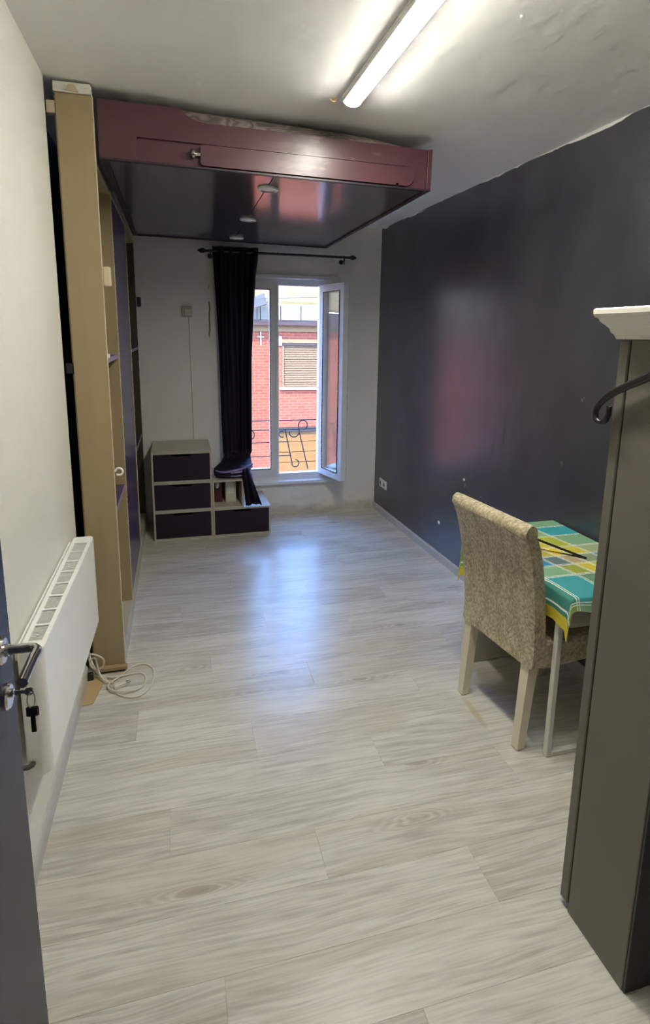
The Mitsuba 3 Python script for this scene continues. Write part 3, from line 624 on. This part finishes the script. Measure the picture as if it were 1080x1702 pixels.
for dy in (-.042, .042):
    q = part(sk, 'socket_well', lathe([(.020, 0), (.027, 0), (.027, .004), (.020, .004)], (xs - .016, ys + dy, .298), 'x'), 'm_white', 30)
    part(q, 'recess', cyl((xs - .0130, ys + dy, .298), .0195, .002, 'x'), 'm_grille_dark')

# ------------------------------------------------------------------ radiator
ra = thing('radiator', 'white panel radiator with a slotted top grille on the left wall', 'radiator')
RY0, RY1 = 1.600, 2.545; RZ0, RZ1 = .362, .758; XB = -.462
def xf(y): return -.396 + .015 * (y - RY0) / (RY1 - RY0)
def plan(rn=.034, rf=.020):
    f0, f1 = xf(RY0), xf(RY1)
    p = [(XB, RY0 + .006), (XB + .006, RY0)]
    p += [(f0 - rn + rn * math.cos(t), RY0 + rn + rn * math.sin(t)) for t in np.linspace(-np.pi / 2, 0, 10)]
    p += [(f1 - rf + rf * math.cos(t), RY1 - rf + rf * math.sin(t)) for t in np.linspace(0, np.pi / 2, 8)]
    p += [(XB + rf - rf * math.cos(t), RY1 - rf + rf * math.sin(t)) for t in np.linspace(np.pi / 2, 0, 8)]
    return Polygon(p).buffer(0)
pl = plan()
shell = pl.difference(pl.buffer(-.003))
part(ra, 'casing', extr_z(shell, RZ0, RZ1), 'm_white_gloss', 30)
part(ra, 'inner_panel', extr_z(pl.buffer(-.012), RZ0 + .01, RZ1 - .05), 'm_grille_dark')
gx0, gx1 = XB + .012, xf(RY0) - .012
slots = []
ycells = np.linspace(RY0 + .060, RY1 - .075, 9)
top = pl.buffer(-.0005)
for a_, b_ in zip(ycells[:-1], ycells[1:]):
    top = top.difference(Polygon([(XB + .014, a_ + .004), (xf(a_) - .014, a_ + .004), (xf(b_) - .014, b_ - .004), (XB + .014, b_ - .004)]))
gr = part(ra, 'top_grille', extr_z(top, RZ1 - .004, RZ1 + .002), 'm_white_gloss')
for a_, b_ in zip(ycells[:-1], ycells[1:]):
    for q in np.linspace(a_ + .004, b_ - .004, 12)[1:-1]:
        part(gr, 'slat', bx(XB + .0135, xf(q) - .0135, q - .0016, q + .0016, RZ1 - .012, RZ1 - .001), 'm_white')
part(ra, 'back_rail', cb(XB - .010, XB - .004, RY0 + .02, RY1 - .06, RZ1 - .030, RZ1 + .004, .001), 'm_white')
for y_ in (1.75, 2.40): part(ra, 'bracket', bx(XL + .0005, XB - .0005, y_ - .02, y_ + .02, .45, .70), 'm_white')
part(ra, 'pipe', cat_([tube([(-.4775, 1.585, .408), (-.456, 1.585, .408), (-.446, 1.592, .408), (-.444, 1.612, .408)], .0075, 10)]), 'm_grille_dark', 30)

# ------------------------------------------------------------------ white cable by the end panel
cb_ = thing('extension_cable', 'coiled white cable lying on the floor at the foot of the tan panel', 'cable')
zf = .0045
loop = [(-.470, 2.735, .13), (-.452, 2.690, .075), (-.42, 2.655, .03), (-.375, 2.610, zf), (-.335, 2.520, zf), (-.285, 2.465, zf), (-.225, 2.452, zf), (-.178, 2.500, zf), (-.158, 2.590, zf), (-.172, 2.675, zf), (-.215, 2.715, zf), (-.262, 2.705, zf),
        (-.292, 2.668, zf), (-.325, 2.615, zf + .004), (-.362, 2.57, zf + .006), (-.352, 2.52, zf + .01), (-.27, 2.49, zf + .009), (-.215, 2.515, zf), (-.196, 2.575, zf), (-.215, 2.632, zf), (-.265, 2.640, zf), (-.330, 2.620, zf + .008), (-.40, 2.640, .016), (-.445, 2.668, .05), (-.462, 2.69, .085)]
part(cb_, 'cord', tube(spline(loop, 220), .0042, 8), 'm_cable', True)
knot = [(-.462, 2.672, .10), (-.44, 2.640, .135), (-.405, 2.63, .125), (-.388, 2.645, .085), (-.41, 2.652, .045), (-.44, 2.65, .055), (-.452, 2.655, .09), (-.43, 2.645, .11), (-.418, 2.64, .07), (-.405, 2.625, .03), (-.375, 2.59, .012), (-.34, 2.575, .014)]
part(cb_, 'cord', tube(spline(knot, 120), .0042, 8), 'm_cable', True)
pg = trimesh.creation.icosphere(1)
plug = part(cb_, 'plug', move(tm(rbox(-.030, .030, -.013, .013, 0, .022, .006)), (-.312, 2.548, .0005), .5), 'm_cable', 30)
part(plug, 'pin', cat_([move(cyl((.040, dy, .011), .0024, .022, 'x', 10), (-.312, 2.548, .0005), .5) for dy in (-.007, .007)]), 'm_chrome')
solo('black_plug', rbox(-.468, -.440, 2.640, 2.668, .070, .110, .006), 'm_black_plastic', 'small black plug in the tangle of white cable by the skirting end', 'plug', 30)
scene.pop('black_plug') ; labels.pop('black_plug')
part(cb_, 'black_plug', move(tm(rbox(-.014, .014, -.012, .012, 0, .038, .006)), (-.452, 2.640, .0005), .2), 'm_black_plastic', 30)
solo('threshold_board', extr_z(Polygon([(-.476, 2.695), (-.440, 2.668), (-.388, 2.604), (-.415, 2.450), (-.461, 2.440), (-.463, 2.60), (-.476, 2.664)]), .0003, .0035), 'm_raw_wood', 'bare tan wood offcut on the floor at the end of the skirting board', 'board')

# ------------------------------------------------------------------ dining chair
ch = thing('dining_chair', 'beige crushed velvet dining chair with cream legs pulled up to the table', 'chair')
CO = np.array([1.270, 1.937, 0]); CR = math.radians(6.5)      # local: x forward (towards the table), y to its left
def cm(m): return move(m, CO, CR)
W2 = .228
zz = np.array([.372, .45, .58, .70, .80, .88, .925])
back = np.array([-.002, .000, -.010, -.026, -.046, -.068, -.086])
th = np.array([.070, .070, .068, .066, .064, .062, .060])
prof = [(b, q) for b, q in zip(back, zz)]
topc = (back[-1] + th[-1] / 2 - .004, .938)
capp = [(topc[0] - .034 * math.cos(t) , topc[1] + .034 * math.sin(t)) for t in np.linspace(-.2, np.pi + .1, 12)]
prof = spline(prof, 24).tolist() + capp + spline([(b + t_, q) for b, t_, q in zip(back[::-1], th[::-1], zz[::-1])], 24).tolist()
poly = Polygon(prof).buffer(0)
bm = trimesh.creation.extrude_polygon(poly, 2 * W2, engine='earcut')
v = bm.vertices.copy(); bm.vertices = np.c_[v[:, 0], W2 - v[:, 2], v[:, 1]]
if bm.volume < 0: bm.invert()
mn = man(bm).refine_to_length(.025); bm = tm(mn); v = bm.vertices
# soften the side edges and let the cover swell a little
sd = np.clip((np.abs(v[:, 1]) - (W2 - .016)) / .016, 0, 1)
cx_ = np.interp(v[:, 2], zz, back + th / 2); v[:, 0] = cx_ + (v[:, 0] - cx_) * (1 - .22 * sd ** 2)
v[:, 1] *= 1 + .045 * np.clip((v[:, 2] - .5) / .45, 0, 1)
bm.vertices = v
part(ch, 'backrest', cm(bm), 'm_velvet', 40)
seat = rbox(.060, .475, -W2, W2, .352, .478, .022).refine_to_length(.04); sm = tm(seat)
part(ch, 'seat', cm(sm), 'm_velvet', 40)
def cleg(xt, yt, xb_, yb, zt, wt=.046, wb=.036):
    a, b = wt / 2, wb / 2
    return hexa([(xb_ - b, yb - b, .004), (xb_ + b, yb - b, .004), (xb_ + b, yb + b, .004), (xb_ - b, yb + b, .004), (xt - a, yt - a, zt), (xt + a, yt - a, zt), (xt + a, yt + a, zt), (xt - a, yt + a, zt)])
for s_ in (-1, 1):
    q = part(ch, 'leg', cm(cleg(.030, s_ * .188, .004, s_ * .190, .371)), 'm_cream_wood'); part(q, 'glide', cm(bx(-.010, .018, s_ * .19 - .014, s_ * .19 + .014, 0, .004)), 'm_black')
    q = part(ch, 'leg', cm(cleg(.445, s_ * .188, .450, s_ * .190, .3515)), 'm_cream_wood'); part(q, 'glide', cm(bx(.436, .464, s_ * .19 - .014, s_ * .19 + .014, 0, .004)), 'm_black')

# ------------------------------------------------------------------ table
tb = thing('table', 'pale table with white metal sled legs against the navy wall', 'table')
TX0, TX1, TY0, TY1, TZ = 1.366, 1.880, 1.612, 2.395, .710
part(tb, 'tabletop', cb(TX0, TX1, TY0, TY1, TZ - .022, TZ, .003), 'm_table')
part(tb, 'apron', cb(TX0 + .022, TX1 - .02, TY0 + .012, TY1 - .05, TZ - .125, TZ - .0225, .003), 'm_table')
part(tb, 'end_panel', cb(1.400, 1.845, 2.340, 2.358, .004, TZ - .126, .002), 'm_table')
for yy in (1.682, 2.352):
    q = part(tb, 'leg', cb(1.372, 1.396, yy - .012 + (.02 if yy > 2 else 0), yy + .012 + (.02 if yy > 2 else 0), .0, TZ - (.1255 if yy < 2 else .0225), .003), 'm_table_metal')
    part(q, 'floor_bar', cb(1.3965, 1.845, yy - .012 + (.02 if yy > 2 else 0), yy + .012 + (.02 if yy > 2 else 0), .0, .022, .003), 'm_table_metal')
part(tb, 'leg', cb(1.821, 1.845, 1.670, 1.694, .0225, TZ - .1255, .003), 'm_table_metal')
# cloth: a cross-section over the long edge, swept along the table
cl = []
nv_, nu = 110, 70
V = np.linspace(0, 1, nv_)
Y = TY0 - .055 + (TY1 + .040 - TY0 + .055) * V
UU = np.linspace(0, 1, nu)
Pg = np.zeros((nu, nv_, 3)); UVg = np.zeros((nu, nv_, 2))
for j, y_ in enumerate(Y):
    hang = np.interp(y_, [TY0 - .06, TY0, 1.75, 2.1, TY1 + .04], [.122, .122, .128, .20, .255])
    tw = TX1 - .006 - TX0
    L = hang + tw
    for i, u in enumerate(UU):
        s_ = u * L            # distance from the hem
        wob = .012 * math.sin(y_ * 21 + .6) + .006 * math.sin(y_ * 47)
        if s_ < hang:
            f_ = (hang - s_) / hang
            px_, pz = TX0 - .005 - (.004 + wob * .5) * f_, TZ + .004 - (hang - s_)
        else:
            px_, pz = TX0 - .005 + (s_ - hang), TZ + .0045
            if px_ > TX0 + tw: px_ = TX0 + tw
        # round the fold
        d_ = s_ - hang
        if abs(d_) < .02:
            t_ = (d_ + .02) / .04; pz -= .006 * (1 - abs(2 * t_ - 1)) * 1.0
        py_ = y_
        over = TY0 - .002 - y_
        if over > 0:                       # sags over the near end
            pz -= over * .95 + .010 * math.sin(px_ * 22) * over / .05; py_ = TY0 - .004 - over * .35
        over = y_ - (TY1 + .004)
        if over > 0:
            pz -= over * .9; py_ = TY1 + .006 + over * .25
        Pg[i, j] = (px_, py_, pz); UVg[i, j] = (s_, y_ - TY0 + .06)
# the near corner of the hem is hitched up and flares out
for j, y_ in enumerate(Y):
    k_ = max(0, 1 - abs(y_ - (TY0 - .03)) / .12)
    fcol = np.clip((TZ - Pg[:, j, 2]) / .12, 0, 1)
    Pg[:, j, 0] -= .012 * k_ * fcol; Pg[:, j, 2] += 0
cm_ = thick_sheet(Pg, .0022)
uvs = np.vstack([UVg.reshape(-1, 2)] * 2)
solo('tablecloth', cm_, 'm_cloth', 'teal, yellow and blue checked cloth draped over the table', 'tablecloth', True, uv=uvs)
# black clothes hanger lying on the cloth
hz = TZ + .0105
hg = spline([(1.655, 1.900, hz), (1.640, 1.935, hz), (1.615, 2.120, hz), (1.600, 2.24, hz)], 24)
hg2 = spline([(1.650, 1.905, hz), (1.615, 1.935, hz), (1.555, 2.03, hz), (1.50, 2.11, hz)], 24)
hgr = thing('clothes_hanger', 'black plastic clothes hanger lying on the checked cloth', 'hanger')
part(hgr, 'body', tube([(1.672, 1.912, hz), (1.572, 2.275, hz), (1.455, 2.150, hz)], .0056, 8, True), 'm_black_plastic')
part(hgr, 'hook', tube([(1.513, 2.212, hz)] + [(1.490 + .022 * math.cos(t), 2.246 + .022 * math.sin(t), hz) for t in np.linspace(-.6, 3.4, 16)], .003, 8), 'm_black_plastic', True)

# ------------------------------------------------------------------ wardrobe at the right edge
wd = thing('wardrobe', 'narrow taupe painted wardrobe with a cream crown moulding at the right edge', 'wardrobe')
X0, WY0, WY1, WZT = 1.05, .915, 1.163, 1.648
part(wd, 'side_panel', cb(X0, X0 + .018, WY0 + .002, 1.126, .0, WZT, .002), 'm_wardrobe')
part(wd, 'carcass', bx(X0 + .0185, 1.50, WY0 + .004, 1.121, .05, WZT), 'm_groove')
part(wd, 'door', cb(X0, 1.50, 1.131, WY1, .02, WZT - .002, .003), 'm_wardrobe')
part(wd, 'back_panel', cb(X0 + .002, 1.50, WY0 - .006, WY0 + .001, .0, WZT, .001), 'm_black')
prof = [(.000, .000), (.006, .000), (.010, .010), (.016, .017), (.019, .026), (.026, .034), (.034, .042), (.037, .050), (.044, .054), (.046, .060), (.046, .070), (.043, .074), (.000, .074)]
lay = []
def loop4(o, z): return [(X0 - o, WY0 - o, z), (1.50 + o, WY0 - o, z), (1.50 + o, WY1 + o, z), (X0 - o, WY1 + o, z)]
vv = []; ff = []
for o, z_ in prof[1:-1]: vv += loop4(o, WZT + .0005 + z_)
nl = len(prof) - 2
for k_ in range(nl - 1):
    for j in range(4):
        a_, b_, c_, d_ = k_ * 4 + j, k_ * 4 + (j + 1) % 4, (k_ + 1) * 4 + (j + 1) % 4, (k_ + 1) * 4 + j
        ff += [(a_, b_, c_), (a_, c_, d_)]
ff += [(0, 2, 1), (0, 3, 2)]; t0 = (nl - 1) * 4; ff += [(t0, t0 + 1, t0 + 2), (t0, t0 + 2, t0 + 3)]
part(wd, 'crown_moulding', trimesh.Trimesh(vv, ff, process=False), 'm_wardrobe_crown')
hk = thing('coat_hook', 'black curled coat hook reaching across the side of the wardrobe', 'hook')
hp = spline([(1.030, .930, 1.630), (1.030, 1.000, 1.588), (1.030, 1.055, 1.560), (1.030, 1.105, 1.538), (1.030, 1.150, 1.515), (1.030, 1.185, 1.488), (1.030, 1.197, 1.463), (1.030, 1.187, 1.444), (1.030, 1.170, 1.442), (1.029, 1.154, 1.456), (1.024, 1.145, 1.485)], 60)
part(hk, 'arm', tube(hp, np.interp(np.linspace(0, 1, 60), [0, .5, 1], [.0115, .0095, .0062]), 12), 'm_black_plastic', True)
part(hk, 'mount', cb(1.036, 1.0495, .918, .945, 1.59, 1.66, .003), 'm_black_plastic')

# ------------------------------------------------------------------ room door, opened against the left
dr_ = struct('door_1', None, None, 'dark navy room door standing open at the left edge')
DX, DY1 = -.340, 1.153
part(dr_, 'leaf', cb(DX - .040, DX, .265, DY1, .006, 2.035, .003), 'm_door')
hz, hy = 1.058, 1.083
hl = part(dr_, 'handle', lathe([(0, 0), (.026, 0), (.026, .005), (.023, .009), (.012, .010), (.011, .016), (0, .016)], (DX + .0002, hy, hz), 'x'), 'm_chrome', 30)
part(hl, 'lever', tube([(DX + .010, hy, hz)] + spline([(DX + .040, hy, hz), (DX + .058, hy - .002, hz), (DX + .066, hy - .012, hz), (DX + .066, hy - .035, hz)], 12).tolist() + [(DX + .066, hy - .118, hz)], .0092, 16), 'm_chrome', 40)
lk = part(dr_, 'lock', lathe([(0, 0), (.025, 0), (.025, .005), (.022, .009), (0, .009)], (DX + .0002, hy + .006, .958), 'x'), 'm_chrome', 30)
part(lk, 'cylinder', cat_([lathe([(0, 0), (.0085, 0), (.0085, .006), (0, .006)], (DX + .009, hy + .006, .964), 'x')]), 'm_chrome', 30)
ky = thing('door_key', 'key in the door lock with a black headed key hanging from its ring', 'key')
kx = DX + .0155
part(ky, 'key_blade', cb(kx, kx + .020, hy + .005, hy + .007, .960, .968, .0006), 'm_chrome')
part(ky, 'key_bow', cyl((kx + .026, hy + .006, .963), .0085, .0025, 'y'), 'm_chrome')
part(ky, 'key_ring', tube([(kx + .030, hy + .001 + .004 * math.sin(t * 2), .948 + .015 * math.sin(t)) if False else (kx + .030 + .006 * math.cos(t), hy + .0 + .004 * math.cos(t), .948 + .016 * math.sin(t)) for t in np.linspace(0, 2 * np.pi, 24, endpoint=False)], .0011, 6, True), 'm_chrome', True)
part(ky, 'hanging_key', cat_([cb(kx + .019, kx + .042, hy - .003, hy + .003, .912, .934, .004), cb(kx + .026, kx + .035, hy - .002, hy + .002, .878, .9125, .001)]), 'm_black_plastic', label='black headed key hanging from the ring')
